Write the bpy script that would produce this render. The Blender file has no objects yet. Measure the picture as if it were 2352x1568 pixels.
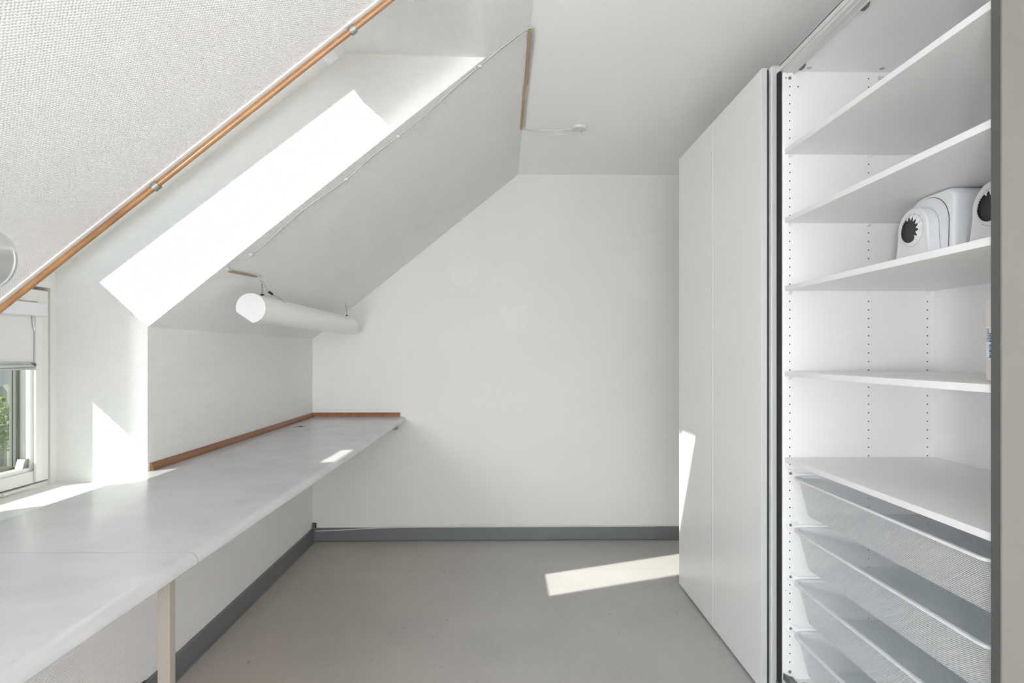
import bpy, bmesh, math, random
from mathutils import Vector, Matrix
random.seed(7)
sc = bpy.context.scene
COL = sc.collection
H = 1.292                      # camera height

# ------------------------------------------------------------------ camera
cam = bpy.data.cameras.new('camera'); cam.sensor_width = 36.0
cam.lens = 36.0 * 1377.0 / 2352.0; cam.shift_y = 28.0 / 2352.0; cam.clip_start = 0.02
cam_o = bpy.data.objects.new('camera', cam); COL.objects.link(cam_o)
cam_o.location = (0, 0, H); cam_o.rotation_euler = (math.pi/2, 0, -22.0/1377.0)
sc.camera = cam_o
# ------------------------------------------------------------------ view
sc.view_settings.view_transform = 'Standard'; sc.view_settings.look = 'None'
sc.view_settings.gamma = 1.0; sc.view_settings.use_curve_mapping = False
sc.view_settings.exposure = 1.10
sc.cycles.max_bounces = 14; sc.cycles.diffuse_bounces = 9
sc.cycles.transparent_max_bounces = 16
# ------------------------------------------------------------------ sky
SKY, FILL_GLOW = 0.22, 3.4          # even sky, and an added glow lobe filling from behind the viewer
w = bpy.data.worlds.new('sky'); sc.world = w; w.use_nodes = True
nt = w.node_tree; nt.nodes.clear()
wo = nt.nodes.new('ShaderNodeOutputWorld'); bg = nt.nodes.new('ShaderNodeBackground')
tc = nt.nodes.new('ShaderNodeTexCoord'); sx = nt.nodes.new('ShaderNodeSeparateXYZ'); rp = nt.nodes.new('ShaderNodeValToRGB')
rp.color_ramp.elements[0].position = 0.0; rp.color_ramp.elements[0].color = (0.93, 0.96, 1.0, 1)
rp.color_ramp.elements[1].position = 0.8; rp.color_ramp.elements[1].color = (0.80, 0.89, 1.0, 1)
nt.links.new(tc.outputs['Generated'], sx.inputs[0]); nt.links.new(sx.outputs['Z'], rp.inputs[0])
nt.links.new(rp.outputs[0], bg.inputs[0])
dt = nt.nodes.new('ShaderNodeVectorMath'); dt.operation = 'DOT_PRODUCT'; dt.inputs[1].default_value = (0.24, -0.96, 0.12)
nt.links.new(tc.outputs['Generated'], dt.inputs[0])
def wm(op, a, b_):
    n = nt.nodes.new('ShaderNodeMath'); n.operation = op
    for i, v in enumerate((a, b_)):
        if isinstance(v, (int, float)): n.inputs[i].default_value = v
        else: nt.links.new(v, n.inputs[i])
    return n.outputs[0]
gl = wm('POWER', wm('MAXIMUM', dt.outputs['Value'], 0.0), 5.0)
nt.links.new(wm('ADD', wm('MULTIPLY', gl, FILL_GLOW), SKY), bg.inputs[1])
nt.links.new(bg.outputs[0], wo.inputs[0])
# ------------------------------------------------------------------ sun
SUN = 4.6
sl = bpy.data.lights.new('sun', 'SUN'); sl.energy = SUN; sl.angle = math.radians(0.55); sl.color = (1.0, 0.95, 0.88)
so = bpy.data.objects.new('sun', sl); COL.objects.link(so)
so.rotation_euler = Vector((1.0, 0.83, -0.92)).to_track_quat('-Z', 'Y').to_euler()
so.location = (-6, -5, 7)

def portal(name, loc, direction, sx_, sy_):
    l = bpy.data.lights.new(name, 'AREA'); l.shape = 'RECTANGLE'; l.size = sx_; l.size_y = sy_
    l.cycles.is_portal = True
    o = bpy.data.objects.new(name, l); COL.objects.link(o); o.location = loc
    o.rotation_euler = Vector(direction).to_track_quat('-Z', 'Y').to_euler()

# ------------------------------------------------------------------ materials
MATS = {}
def N(m, t): return m.node_tree.nodes.new(t)
def base(name, col, rough=0.5, metal=0.0, spec=0.5):
    m = bpy.data.materials.new(name); m.use_nodes = True; MATS[name] = m
    b = m.node_tree.nodes['Principled BSDF']
    b.inputs['Base Color'].default_value = (*col, 1); b.inputs['Roughness'].default_value = rough
    b.inputs['Metallic'].default_value = metal; b.inputs['Specular IOR Level'].default_value = spec
    return m, b
def math_n(m, op, a=None, b=None, c=None):
    n = N(m, 'ShaderNodeMath'); n.operation = op
    for i, v in enumerate((a, b, c)):
        if v is None: continue
        if isinstance(v, (int, float)): n.inputs[i].default_value = v
        else: m.node_tree.links.new(v, n.inputs[i])
    return n.outputs[0]
def noise(m, vec, scale, detail=3, rough=0.5, sc3=None):
    n = N(m, 'ShaderNodeTexNoise'); n.inputs['Scale'].default_value = scale
    n.inputs['Detail'].default_value = detail; n.inputs['Roughness'].default_value = rough
    if sc3:
        mp = N(m, 'ShaderNodeMapping'); mp.inputs['Scale'].default_value = sc3
        m.node_tree.links.new(vec, mp.inputs[0]); vec = mp.outputs[0]
    m.node_tree.links.new(vec, n.inputs['Vector']); return n.outputs['Fac']
def coords(m, kind='UV'):
    return N(m, 'ShaderNodeTexCoord').outputs[kind]
def ramp(m, fac, stops):
    r = N(m, 'ShaderNodeValToRGB'); e = r.color_ramp.elements
    while len(e) < len(stops): e.new(0.5)
    for x, (p, c) in zip(e, stops): x.position = p; x.color = (*c, 1)
    m.node_tree.links.new(fac, r.inputs[0]); return r.outputs[0]
def bump(m, b, height, strength, dist):
    n = N(m, 'ShaderNodeBump'); n.inputs['Strength'].default_value = strength; n.inputs['Distance'].default_value = dist
    m.node_tree.links.new(height, n.inputs['Height']); m.node_tree.links.new(n.outputs[0], b.inputs['Normal'])

def wallpaper(name, col, pu, pv, dist, patches=()):
    """painted woven glass-fibre wallpaper; pu/pv = thread pitch in metres"""
    m, b = base(name, col, 0.62, 0, 0.35); L = m.node_tree.links
    uv = coords(m); sp = N(m, 'ShaderNodeSeparateXYZ'); L.new(uv, sp.inputs[0]); u, v = sp.outputs[0], sp.outputs[1]
    wob = noise(m, uv, 60, 2)
    uu = math_n(m, 'ADD', math_n(m, 'DIVIDE', u, pu), math_n(m, 'MULTIPLY', wob, 0.9))
    vv = math_n(m, 'ADD', math_n(m, 'DIVIDE', v, pv), math_n(m, 'MULTIPLY', wob, 0.9))
    row = math_n(m, 'FLOOR', vv)
    stag = math_n(m, 'MULTIPLY', math_n(m, 'MODULO', row, 2.0), 0.5)
    su = math_n(m, 'ABSOLUTE', math_n(m, 'SINE', math_n(m, 'MULTIPLY', math_n(m, 'ADD', uu, stag), math.pi)))
    sv = math_n(m, 'ABSOLUTE', math_n(m, 'SINE', math_n(m, 'MULTIPLY', vv, math.pi)))
    hgt = math_n(m, 'MULTIPLY', su, sv)
    hgt = math_n(m, 'ADD', hgt, math_n(m, 'MULTIPLY', noise(m, uv, 350, 2), 0.7))
    bump(m, b, hgt, 1.0, dist)
    big = noise(m, uv, 1.3, 4)
    c = tuple(col)
    colr = ramp(m, big, [(0.3, tuple(x*0.975 for x in c)), (0.7, c)])
    for (u0, u1, v0, v1) in patches:      # slightly whiter touched-up paint
        a = math_n(m, 'ADD', u, math_n(m, 'MULTIPLY', math_n(m, 'SUBTRACT', noise(m, uv, 11, 5), 0.5), 0.26))
        bb = math_n(m, 'ADD', v, math_n(m, 'MULTIPLY', math_n(m, 'SUBTRACT', noise(m, uv, 8, 5), 0.5), 0.26))
        k = math_n(m, 'MULTIPLY', math_n(m, 'MULTIPLY', math_n(m, 'GREATER_THAN', a, u0), math_n(m, 'LESS_THAN', a, u1)),
                   math_n(m, 'MULTIPLY', math_n(m, 'GREATER_THAN', bb, v0), math_n(m, 'LESS_THAN', bb, v1)))
        mx = N(m, 'ShaderNodeMix'); mx.data_type = 'RGBA'; L.new(math_n(m, 'MULTIPLY', k, 0.30), mx.inputs[0])
        L.new(colr, mx.inputs[6]); mx.inputs[7].default_value = (min(1, c[0]*1.06), min(1, c[1]*1.07), min(1, c[2]*1.10), 1)
        colr = mx.outputs[2]
    L.new(colr, b.inputs['Base Color'])
    return m
def painted(name, col, rough=0.4, spec=0.5, bmp=0.0002, scale=40):
    m, b = base(name, col, rough, 0, spec); uv = coords(m)
    bump(m, b, noise(m, uv, scale, 3), 0.5, bmp)
    m.node_tree.links.new(ramp(m, noise(m, uv, 3, 3), [(0.3, tuple(c*0.98 for c in col)), (0.7, col)]), b.inputs['Base Color'])
    return m
def wood(name, c1, c2, rough, sc3, coat=0.0):
    m, b = base(name, c1, rough); uv = coords(m, 'Object')
    f = noise(m, uv, 1.0, 5, 0.6, sc3)
    m.node_tree.links.new(ramp(m, f, [(0.3, c2), (0.68, c1)]), b.inputs['Base Color'])
    b.inputs['Coat Weight'].default_value = coat; b.inputs['Coat Roughness'].default_value = 0.12
    bump(m, b, f, 0.2, 0.0004); return m

WALLC = (0.83, 0.825, 0.805)
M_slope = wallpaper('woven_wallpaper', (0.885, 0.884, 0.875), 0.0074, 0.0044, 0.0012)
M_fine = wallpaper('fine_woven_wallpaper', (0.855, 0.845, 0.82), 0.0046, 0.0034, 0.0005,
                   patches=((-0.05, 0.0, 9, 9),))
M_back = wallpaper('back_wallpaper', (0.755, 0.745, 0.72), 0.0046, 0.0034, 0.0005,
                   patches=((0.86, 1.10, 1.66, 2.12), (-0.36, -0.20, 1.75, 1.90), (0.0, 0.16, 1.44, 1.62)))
M_ceil = painted('ceiling_paint', (0.90, 0.90, 0.895), 0.45, 0.5, 0.0002, 90)
M_white = painted('white_gloss_paint', (0.84, 0.84, 0.82), 0.32)
M_frame = painted('white_window_paint', (0.82, 0.81, 0.78), 0.35)
M_mel = painted('white_melamine', (0.86, 0.86, 0.86), 0.38, 0.45, 0.00004, 300)
M_door = painted('white_door_foil', (0.875, 0.875, 0.875), 0.30, 0.5, 0.00005, 200)
M_edge = painted('shelf_edge_band', (0.86, 0.86, 0.87), 0.35)
M_skirt = painted('grey_skirting_paint', (0.155, 0.162, 0.165), 0.35)
M_prof = painted('dark_grey_profile', (0.085, 0.088, 0.085), 0.5)
M_cap = painted('lamp_end_white', (0.68, 0.68, 0.68), 0.4)
M_lamp = painted('lamp_white_enamel', (0.86, 0.86, 0.86), 0.3)
M_plas = painted('white_plastic', (0.80, 0.81, 0.83), 0.38, 0.5, 0.00003, 200)
M_taupe = painted('warm_grey_side', (0.155, 0.147, 0.135), 0.7)
M_cardb = painted('cream_carton', (0.78, 0.74, 0.68), 0.7)
M_oak = wood('oiled_wood', (0.28, 0.125, 0.055), (0.18, 0.075, 0.032), 0.45, (60, 3, 60))
M_rod = wood('varnished_wood', (0.38, 0.19, 0.068), (0.27, 0.12, 0.04), 0.25, (14, 90, 14), 0.7)
M_strip = wood('bare_wood_batten', (0.44, 0.33, 0.21), (0.33, 0.23, 0.13), 0.6, (60, 4, 60))
M_black = base('black_gap_brush', (0.015, 0.015, 0.016), 0.8)[0]
M_dark = base('dark_cavity', (0.055, 0.053, 0.05), 0.8)[0]
M_hole = base('peg_hole_dark', (0.02, 0.02, 0.02), 0.9)[0]
M_alu = base('brushed_aluminium', (0.62, 0.63, 0.62), 0.36, 0.85)[0]
M_zinc = base('zinc_steel', (0.42, 0.42, 0.40), 0.35, 0.9)[0]
M_clip = base('grey_clip_metal', (0.30, 0.30, 0.28), 0.42, 0.7)[0]
M_greypl = base('dark_grey_plastic', (0.12, 0.125, 0.13), 0.5)[0]
M_silver = base('silver_lacquer', (0.66, 0.67, 0.68), 0.30, 0.75)[0]
M_railp = base('light_grey_rail_lacquer', (0.66, 0.67, 0.66), 0.4, 0.1)[0]
M_side = base('aluminium_door_profile', (0.62, 0.63, 0.625), 0.45, 0.35)[0]
M_cable = painted('white_cable', (0.60, 0.60, 0.585), 0.5)
M_cable2 = base('grey_cable', (0.34, 0.34, 0.33), 0.5)[0]
M_legm = base('beige_steel', (0.30, 0.27, 0.23), 0.4)[0]
M_rust = base('torn_brown_fibre', (0.09, 0.045, 0.02), 0.9)[0]
M_blue = base('blue_print', (0.02, 0.13, 0.42), 0.5)[0]
M_print = base('dark_print', (0.10, 0.12, 0.18), 0.5)[0]
M_label = base('white_label', (0.85, 0.86, 0.88), 0.45)[0]
M_fabric = painted('white_blind_fabric', (0.80, 0.80, 0.80), 0.8, 0.2, 0.0001, 400)
M_spacer = base('pane_spacer', (0.22, 0.22, 0.21), 0.4, 0.4)[0]

# worktop laminate
M_top, b = base('grey_white_laminate', (0.68, 0.68, 0.69), 0.33); uv = coords(M_top, 'Object')
f1 = noise(M_top, uv, 6, 5, 0.6); f2 = noise(M_top, uv, 22, 6, 0.7, (1, 0.35, 1))
sm = math_n(M_top, 'MULTIPLY', math_n(M_top, 'GREATER_THAN', f2, 0.64), 0.16)
cc = ramp(M_top, math_n(M_top, 'SUBTRACT', f1, sm), [(0.25, (0.50, 0.50, 0.515)), (0.6, (0.565, 0.565, 0.58))])
M_top.node_tree.links.new(cc, b.inputs['Base Color'])
M_top.node_tree.links.new(math_n(M_top, 'ADD', math_n(M_top, 'MULTIPLY', f2, 0.07), 0.20), b.inputs['Roughness'])
bump(M_top, b, noise(M_top, uv, 900, 2), 0.25, 0.0001)
# linoleum floor
M_floor, b = base('grey_linoleum', (0.36, 0.36, 0.365), 0.42, 0, 0.45); uv = coords(M_floor, 'Object')
L = M_floor.node_tree.links
f1 = noise(M_floor, uv, 1.6, 6, 0.6); f2 = noise(M_floor, uv, 26, 6, 0.72); f3 = noise(M_floor, uv, 230, 3, 0.6)
mixf = math_n(M_floor, 'ADD', math_n(M_floor, 'MULTIPLY', f1, 0.45), math_n(M_floor, 'ADD', math_n(M_floor, 'MULTIPLY', f2, 0.3), math_n(M_floor, 'MULTIPLY', f3, 0.25)))
fc = ramp(M_floor, mixf, [(0.36, (0.385, 0.375, 0.365)), (0.62, (0.475, 0.468, 0.462))])
# warm colour cast painted into the lino towards the desk side, with a blotchy edge
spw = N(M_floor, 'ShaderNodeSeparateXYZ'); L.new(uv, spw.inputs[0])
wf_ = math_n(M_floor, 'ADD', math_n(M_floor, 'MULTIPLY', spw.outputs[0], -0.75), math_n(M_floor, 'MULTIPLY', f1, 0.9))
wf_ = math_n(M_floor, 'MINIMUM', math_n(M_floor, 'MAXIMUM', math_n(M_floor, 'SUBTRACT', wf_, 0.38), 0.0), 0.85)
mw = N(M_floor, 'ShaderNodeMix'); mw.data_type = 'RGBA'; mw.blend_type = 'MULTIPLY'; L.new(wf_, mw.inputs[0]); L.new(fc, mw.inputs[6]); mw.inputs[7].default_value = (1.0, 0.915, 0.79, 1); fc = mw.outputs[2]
# sparse dark scuffs
f4 = noise(M_floor, uv, 42, 5, 0.65, (1.0, 0.55, 1.0)); f5 = noise(M_floor, uv, 1.9, 2)
sc_ = math_n(M_floor, 'MULTIPLY', math_n(M_floor, 'GREATER_THAN', f4, 0.665), math_n(M_floor, 'GREATER_THAN', f5, 0.42))
sp = N(M_floor, 'ShaderNodeSeparateXYZ'); L.new(uv, sp.inputs[0])
seam = math_n(M_floor, 'LESS_THAN', math_n(M_floor, 'ABSOLUTE', math_n(M_floor, 'SUBTRACT', sp.outputs[1], 3.585)), 0.0012)
mk = math_n(M_floor, 'MINIMUM', math_n(M_floor, 'ADD', math_n(M_floor, 'MULTIPLY', sc_, 0.55), math_n(M_floor, 'MULTIPLY', seam, 0.45)), 1.0)
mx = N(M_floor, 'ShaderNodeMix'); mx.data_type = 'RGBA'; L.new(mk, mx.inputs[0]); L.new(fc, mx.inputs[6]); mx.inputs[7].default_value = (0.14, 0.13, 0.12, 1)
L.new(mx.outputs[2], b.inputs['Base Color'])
L.new(math_n(M_floor, 'ADD', math_n(M_floor, 'MULTIPLY', f2, 0.2), 0.32), b.inputs['Roughness'])
bump(M_floor, b, f3, 0.3, 0.0003)
# perforated mesh (real open holes: transparent where the sheet is open)
def mesh_mat(name, col, p, q, lim):
    m, b = base(name, col, 0.4, 0.0, 0.5); L = m.node_tree.links; uv = coords(m)
    sp = N(m, 'ShaderNodeSeparateXYZ'); L.new(uv, sp.inputs[0])
    a = math_n(m, 'DIVIDE', sp.outputs[0], p); c = math_n(m, 'DIVIDE', sp.outputs[1], q)
    f = lambda x: math_n(m, 'ABSOLUTE', math_n(m, 'SUBTRACT', math_n(m, 'FRACT', x), 0.5))
    fa, fb = f(math_n(m, 'ADD', math_n(m, 'ADD', a, c), 1000)), f(math_n(m, 'ADD', math_n(m, 'SUBTRACT', a, c), 1000))
    hole = math_n(m, 'LESS_THAN', math_n(m, 'MAXIMUM', fa, fb), lim)
    tr = N(m, 'ShaderNodeBsdfTransparent'); ms = N(m, 'ShaderNodeMixShader')
    L.new(hole, ms.inputs[0]); L.new(b.outputs[0], ms.inputs[1]); L.new(tr.outputs[0], ms.inputs[2])
    L.new(ms.outputs[0], m.node_tree.nodes['Material Output'].inputs[0]); return m
M_mesh = mesh_mat('white_expanded_mesh', (0.80, 0.81, 0.82), 0.0062, 0.0045, 0.375)
M_meshb = mesh_mat('mesh_basket_floor', (0.80, 0.85, 0.88), 0.0060, 0.0044, 0.22)
# window glass
M_glass = bpy.data.materials.new('window_glass'); M_glass.use_nodes = True
nt = M_glass.node_tree; nt.nodes.clear(); out = nt.nodes.new('ShaderNodeOutputMaterial')
g = nt.nodes.new('ShaderNodeBsdfGlossy'); g.inputs['Roughness'].default_value = 0.02
t = nt.nodes.new('ShaderNodeBsdfTransparent'); t.inputs[0].default_value = (0.95, 0.97, 0.96, 1)
fr = nt.nodes.new('ShaderNodeMath'); fr.operation = 'MULTIPLY'; lw = nt.nodes.new('ShaderNodeLayerWeight'); lw.inputs[0].default_value = 0.12; nt.links.new(lw.outputs['Facing'], fr.inputs[0]); fr.inputs[1].default_value = 0.35; mxs = nt.nodes.new('ShaderNodeMixShader')
nt.links.new(fr.outputs[0], mxs.inputs[0]); nt.links.new(t.outputs[0], mxs.inputs[1]); nt.links.new(g.outputs[0], mxs.inputs[2]); nt.links.new(mxs.outputs[0], out.inputs[0])
# outdoors
M_soil = painted('bare_soil', (0.16, 0.12, 0.085), 0.9, 0.2, 0.02, 8)
M_fence, b = base('weathered_fence', (0.22, 0.21, 0.18), 0.8); uv = coords(M_fence, 'Object')
M_fence.node_tree.links.new(ramp(M_fence, noise(M_fence, uv, 3.0, 5, 0.6, (9, 9, 0.7)), [(0.3, (0.11, 0.11, 0.095)), (0.7, (0.27, 0.26, 0.22))]), b.inputs['Base Color'])
def leafm(name, a, c):
    m, b = base(name, a, 0.6); uv = coords(m, 'Object')
    m.node_tree.links.new(ramp(m, noise(m, uv, 3, 3), [(0.35, a), (0.65, c)]), b.inputs['Base Color']); return m
M_leafA = leafm('green_leaves', (0.10, 0.17, 0.03), (0.22, 0.26, 0.06))
M_leafB = leafm('autumn_leaves', (0.34, 0.17, 0.03), (0.26, 0.24, 0.05))

# ------------------------------------------------------------------ mesh helpers
def meter_uv(bm):
    uvl = bm.loops.layers.uv.verify()
    for f in bm.faces:
        n = f.normal
        if abs(n.z) > 0.95: uax, vax = Vector((0, 1, 0)), Vector((1, 0, 0))
        else:
            uax = Vector((0, 0, 1)).cross(n).normalized(); vax = n.cross(uax).normalized()
        for l in f.loops: l[uvl].uv = (l.vert.co.dot(uax), l.vert.co.dot(vax))
def finish(name, bm, mat, parent=None, smooth=False, loc=None):
    bmesh.ops.recalc_face_normals(bm, faces=bm.faces[:]) if bm.faces else None
    bm.normal_update(); meter_uv(bm)
    me = bpy.data.meshes.new(name); bm.to_mesh(me); bm.free()
    if smooth:
        for p in me.polygons: p.use_smooth = True
        try: me.set_sharp_from_angle(angle=math.radians(38))
        except Exception: pass
    for mm in (mat if isinstance(mat, (list, tuple)) else [mat]): me.materials.append(mm)
    o = bpy.data.objects.new(name, me); COL.objects.link(o)
    if parent is not None: o.parent = parent; o.matrix_parent_inverse = Matrix.Translation(-parent.location)
    return o
def NB(): return bmesh.new()
def box(bm, x0, x1, y0, y1, z0, z1, bev=0.0):
    r = bmesh.ops.create_cube(bm, size=1.0); vs = r['verts']
    for v in vs: v.co = Vector(((x0+x1)/2 + v.co.x*(x1-x0), (y0+y1)/2 + v.co.y*(y1-y0), (z0+z1)/2 + v.co.z*(z1-z0)))
    if bev > 0:
        es = list({e for v in vs for e in v.link_edges})
        bmesh.ops.bevel(bm, geom=es, offset=bev, segments=2, affect='EDGES', profile=0.5)
    return bm
def prism(bm, poly, y0, y1, axis='Y'):
    """poly in (X,Z) extruded along Y; axis 'X': poly in (Y,Z) along X; axis 'Z': poly in (X,Y) along Z"""
    def P(a, b_, t):
        return (a, t, b_) if axis == 'Y' else (t, a, b_) if axis == 'X' else (a, b_, t)
    A = [bm.verts.new(P(a, c, y0)) for a, c in poly]; B = [bm.verts.new(P(a, c, y1)) for a, c in poly]
    n = len(poly); bm.faces.new(A); bm.faces.new(B[::-1])
    for i in range(n): bm.faces.new((A[i], B[i], B[(i+1) % n], A[(i+1) % n]))
    return bm
def cyl(bm, c, axis, r, h, n=24, r2=None):
    """cylinder starting at c along axis with length h"""
    ax = Vector(axis).normalized(); c = Vector(c); t = ax.orthogonal().normalized(); s = ax.cross(t)
    r2 = r if r2 is None else r2
    A = [bm.verts.new(c + (t*math.cos(2*math.pi*i/n) + s*math.sin(2*math.pi*i/n))*r) for i in range(n)]
    B = [bm.verts.new(c + ax*h + (t*math.cos(2*math.pi*i/n) + s*math.sin(2*math.pi*i/n))*r2) for i in range(n)]
    bm.faces.new(A[::-1]); bm.faces.new(B)
    for i in range(n): bm.faces.new((A[i], A[(i+1) % n], B[(i+1) % n], B[i]))
    return bm
def tube(bm, pts, r, n=10, closed=False, sq=None):
    """round tube (or w x h section sq) swept along pts"""
    P = [Vector(p) for p in pts]; m = len(P); rings = []; up = None
    for i in range(m):
        if closed: d = (P[(i+1) % m] - P[i-1]).normalized()
        else: d = (P[min(i+1, m-1)] - P[max(i-1, 0)]).normalized()
        if up is None: up = (Vector((0, 0, 1)) if abs(d.z) < 0.9 else Vector((1, 0, 0)))
        t = (up - d*up.dot(d)).normalized(); up = t; s = d.cross(t)
        if sq:
            k = 1.0
            if closed or 0 < i < m-1:
                a = (P[i] - P[i-1]).normalized(); k = 1.0/max(0.5, abs(d.dot(a)))
            offs = [(-1, -1), (1, -1), (1, 1), (-1, 1)]
            rings.append([bm.verts.new(P[i] + s*(a_*sq[0]/2*k) + t*(b_*sq[1]/2)) for a_, b_ in offs])
        else:
            rings.append([bm.verts.new(P[i] + (t*math.cos(2*math.pi*j/n) + s*math.sin(2*math.pi*j/n))*r) for j in range(n)])
    q = len(rings[0])
    for i in range(m if closed else m-1):
        A, B = rings[i], rings[(i+1) % m]
        for j in range(q): bm.faces.new((A[j], A[(j+1) % q], B[(j+1) % q], B[j]))
    if not closed: bm.faces.new(rings[0][::-1]); bm.faces.new(rings[-1])
    return bm
def smoothpath(pts, k=6):
    P = [Vector(p) for p in pts]; out = []
    for i in range(len(P)-1):
        a, b_, c, d = P[max(i-1, 0)], P[i], P[i+1], P[min(i+2, len(P)-1)]
        for j in range(k):
            t = j/k
            out.append(0.5*((2*b_) + (c-a)*t + (2*a-5*b_+4*c-d)*t*t + (3*b_-a-3*c+d)*t**3))
    out.append(P[-1]); return out
def thing(name, label, cat, loc=(0, 0, 0), group=None):
    o = bpy.data.objects.new(name, None); o.empty_display_size = 0.05; COL.objects.link(o); o.location = loc
    o['label'] = label; o['category'] = cat
    if group: o['group'] = group
    return o
def tag(o, label, cat, group=None):
    o['label'] = label; o['category'] = cat
    if group: o['group'] = group
    return o
def struct(name, bm, mat, label, smooth=False):
    o = finish(name, bm, mat, None, smooth); o['kind'] = 'structure'; o['label'] = label
    return o
def copy_tree(root, delta, label):
    new = {}
    def rec(o, par):
        c = o.copy(); COL.objects.link(c); new[o] = c
        if par is not None: c.parent = par; c.matrix_parent_inverse = o.matrix_parent_inverse.copy()
        for ch in o.children: rec(ch, c)
        return c
    r = rec(root, None); r.location = root.location + Vector(delta); r['label'] = label
    return r

# ================================================================== SETTING
K = 0.806                                   # slope of the roof side
XK, ZK = -1.31, 1.39                        # knee of the left wall
XC, ZC = 0.1087, 2.5335                     # slope meets the flat ceiling
YN, YF, YB, YR = 1.543, 2.235, 4.155, -3.2  # niche near / far side, back wall, rear wall
XR = 1.70
def sz(x): return ZK + K*(x-XK)
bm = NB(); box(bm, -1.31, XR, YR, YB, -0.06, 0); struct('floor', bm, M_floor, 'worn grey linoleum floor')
CW = (0.35, 1.50, -2.90, -0.60)             # unseen skylight opening added in the flat ceiling for fill light
bm = NB()
box(bm, XC, CW[0], YR-0.1, YB+0.1, ZC, ZC+0.15); box(bm, CW[1], XR+0.1, YR-0.1, YB+0.1, ZC, ZC+0.15)
box(bm, CW[0], CW[1], YR-0.1, CW[2], ZC, ZC+0.15); box(bm, CW[0], CW[1], CW[3], YB+0.1, ZC, ZC+0.15)
bmesh.ops.remove_doubles(bm, verts=bm.verts[:], dist=1e-5)
struct('ceiling', bm, M_ceil, 'flat white ceiling')
bm = NB(); prism(bm, [(-1.43, 0), (XR+0.1, 0), (XR+0.1, 2.68), (0.0, 2.68), (-1.43, 1.44)], YB, YB+0.1)
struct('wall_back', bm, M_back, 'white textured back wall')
bm = NB(); box(bm, XR, XR+0.1, YR, YB, 0, ZC); struct('wall_right', bm, M_fine, 'white right wall behind the wardrobe')
# left knee wall
bm = NB()
box(bm, -1.43, XK, YR, YN-0.1, 0, ZK); box(bm, -1.43, XK, YF+0.1, YB, 0, ZK); box(bm, -1.43, XK, YN-0.1, YF+0.1, 0, 0.788)
struct('wall_left', bm, M_slope, 'low white knee wall under the roof slope')
# sloping side
bm = NB()
full = [(XK, ZK), (XC, ZC), (XC, ZC+0.15), (-1.43, ZK+0.05), (-1.43, ZK)]
SW = (-1.15, -0.15, -3.05, -1.20)           # unseen roof window added for fill light: X range, Y range
def part_slab(x0, x1): return [(x0, sz(x0)), (x1, sz(x1)), (x1, sz(x1)+0.17), (x0, sz(x0)+0.17)]
prism(bm, full, YR-0.1, SW[2]); prism(bm, full, SW[3], YN-0.1); prism(bm, full, YF+0.1, YB)
prism(bm, [(XK, ZK), (SW[0], sz(SW[0])), (SW[0], sz(SW[0])+0.10), (-1.43, ZK+0.05), (-1.43, ZK)], SW[2], SW[3])
prism(bm, [(SW[1], sz(SW[1])), (XC, ZC), (XC, ZC+0.15), (SW[1], sz(SW[1])+0.15)], SW[2], SW[3])
prism(bm, [(-0.0633, sz(-0.0633)), (XC, ZC), (XC, ZC+0.15), (-0.0633, ZC+0.05)], YN-0.1, YF+0.1)
struct('wall_slope', bm, M_slope, 'white woven-textured sloping roof side')
# niche linings
lin = [(-1.31, 0.79), (-1.43, 0.79), (-1.43, 0.79), (XK, ZK)]
P0 = Vector((-1.642, 1.592)); ang = math.atan(0.7676); U = Vector((math.cos(ang), math.sin(ang))); W = Vector((-math.sin(ang), math.cos(ang)))
def R(t_, n_): p = P0 + U*t_ + W*n_; return (p.x, p.y)
tmax = 1.339
lin = [(XK, 0.79), (XK, ZK), (-0.0633, sz(-0.0633)), (-0.58, 2.407), R(tmax+0.1, 0.14), R(-0.06, 0.14), (-1.742, 1.6), (-1.742, 0.79)]
bm = NB(); prism(bm, lin, YF, YF+0.1); struct('wall_niche_far', bm, M_slope, 'far side lining of the window niche')
bm = NB(); prism(bm, lin, YN-0.1, YN); struct('wall_niche_near', bm, M_slope, 'near side lining of the window niche')
bm = NB(); prism(bm, [(-0.0633, sz(-0.0633)), (-0.0633, ZC+0.05), (-0.80, ZC+0.05), (-0.58, 2.407)], YN, YF)
struct('wall_niche_top', bm, M_slope, 'top lining of the window niche')
# unseen rear wall; its window is added as fill from behind the viewer
bm = NB()
RW = (-1.15, 1.60, 0.40, 2.40)
box(bm, -1.43, RW[0], YR-0.1, YR, 0, ZC); box(bm, RW[1], XR+0.1, YR-0.1, YR, 0, ZC)
box(bm, RW[0], RW[1], YR-0.1, YR, 0, RW[2]); box(bm, RW[0], RW[1], YR-0.1, YR, RW[3], ZC+0.1)
struct('wall_rear', bm, M_fine, 'rear wall with a wide opening added for fill light')
wr = thing('fill_window_rear', 'unseen wide window added in the rear wall for fill light', 'window', (0.3, YR-0.05, 0.8)); wr['kind'] = 'structure'
bm = NB()
for a in ((RW[0], RW[0]+0.05), (0.32, 0.38), (RW[1]-0.05, RW[1])): box(bm, a[0], a[1], YR-0.08, YR-0.02, RW[2], RW[3])
for a in ((RW[2], RW[2]+0.05), (RW[3]-0.05, RW[3])): box(bm, RW[0], RW[1], YR-0.081, YR-0.019, a[0], a[1])
finish('frame', bm, M_frame, wr)
portal('portal_rear', ((RW[0]+RW[1])/2, YR-0.11, (RW[2]+RW[3])/2), (0, 1, 0), RW[1]-RW[0], RW[3]-RW[2])

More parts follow.
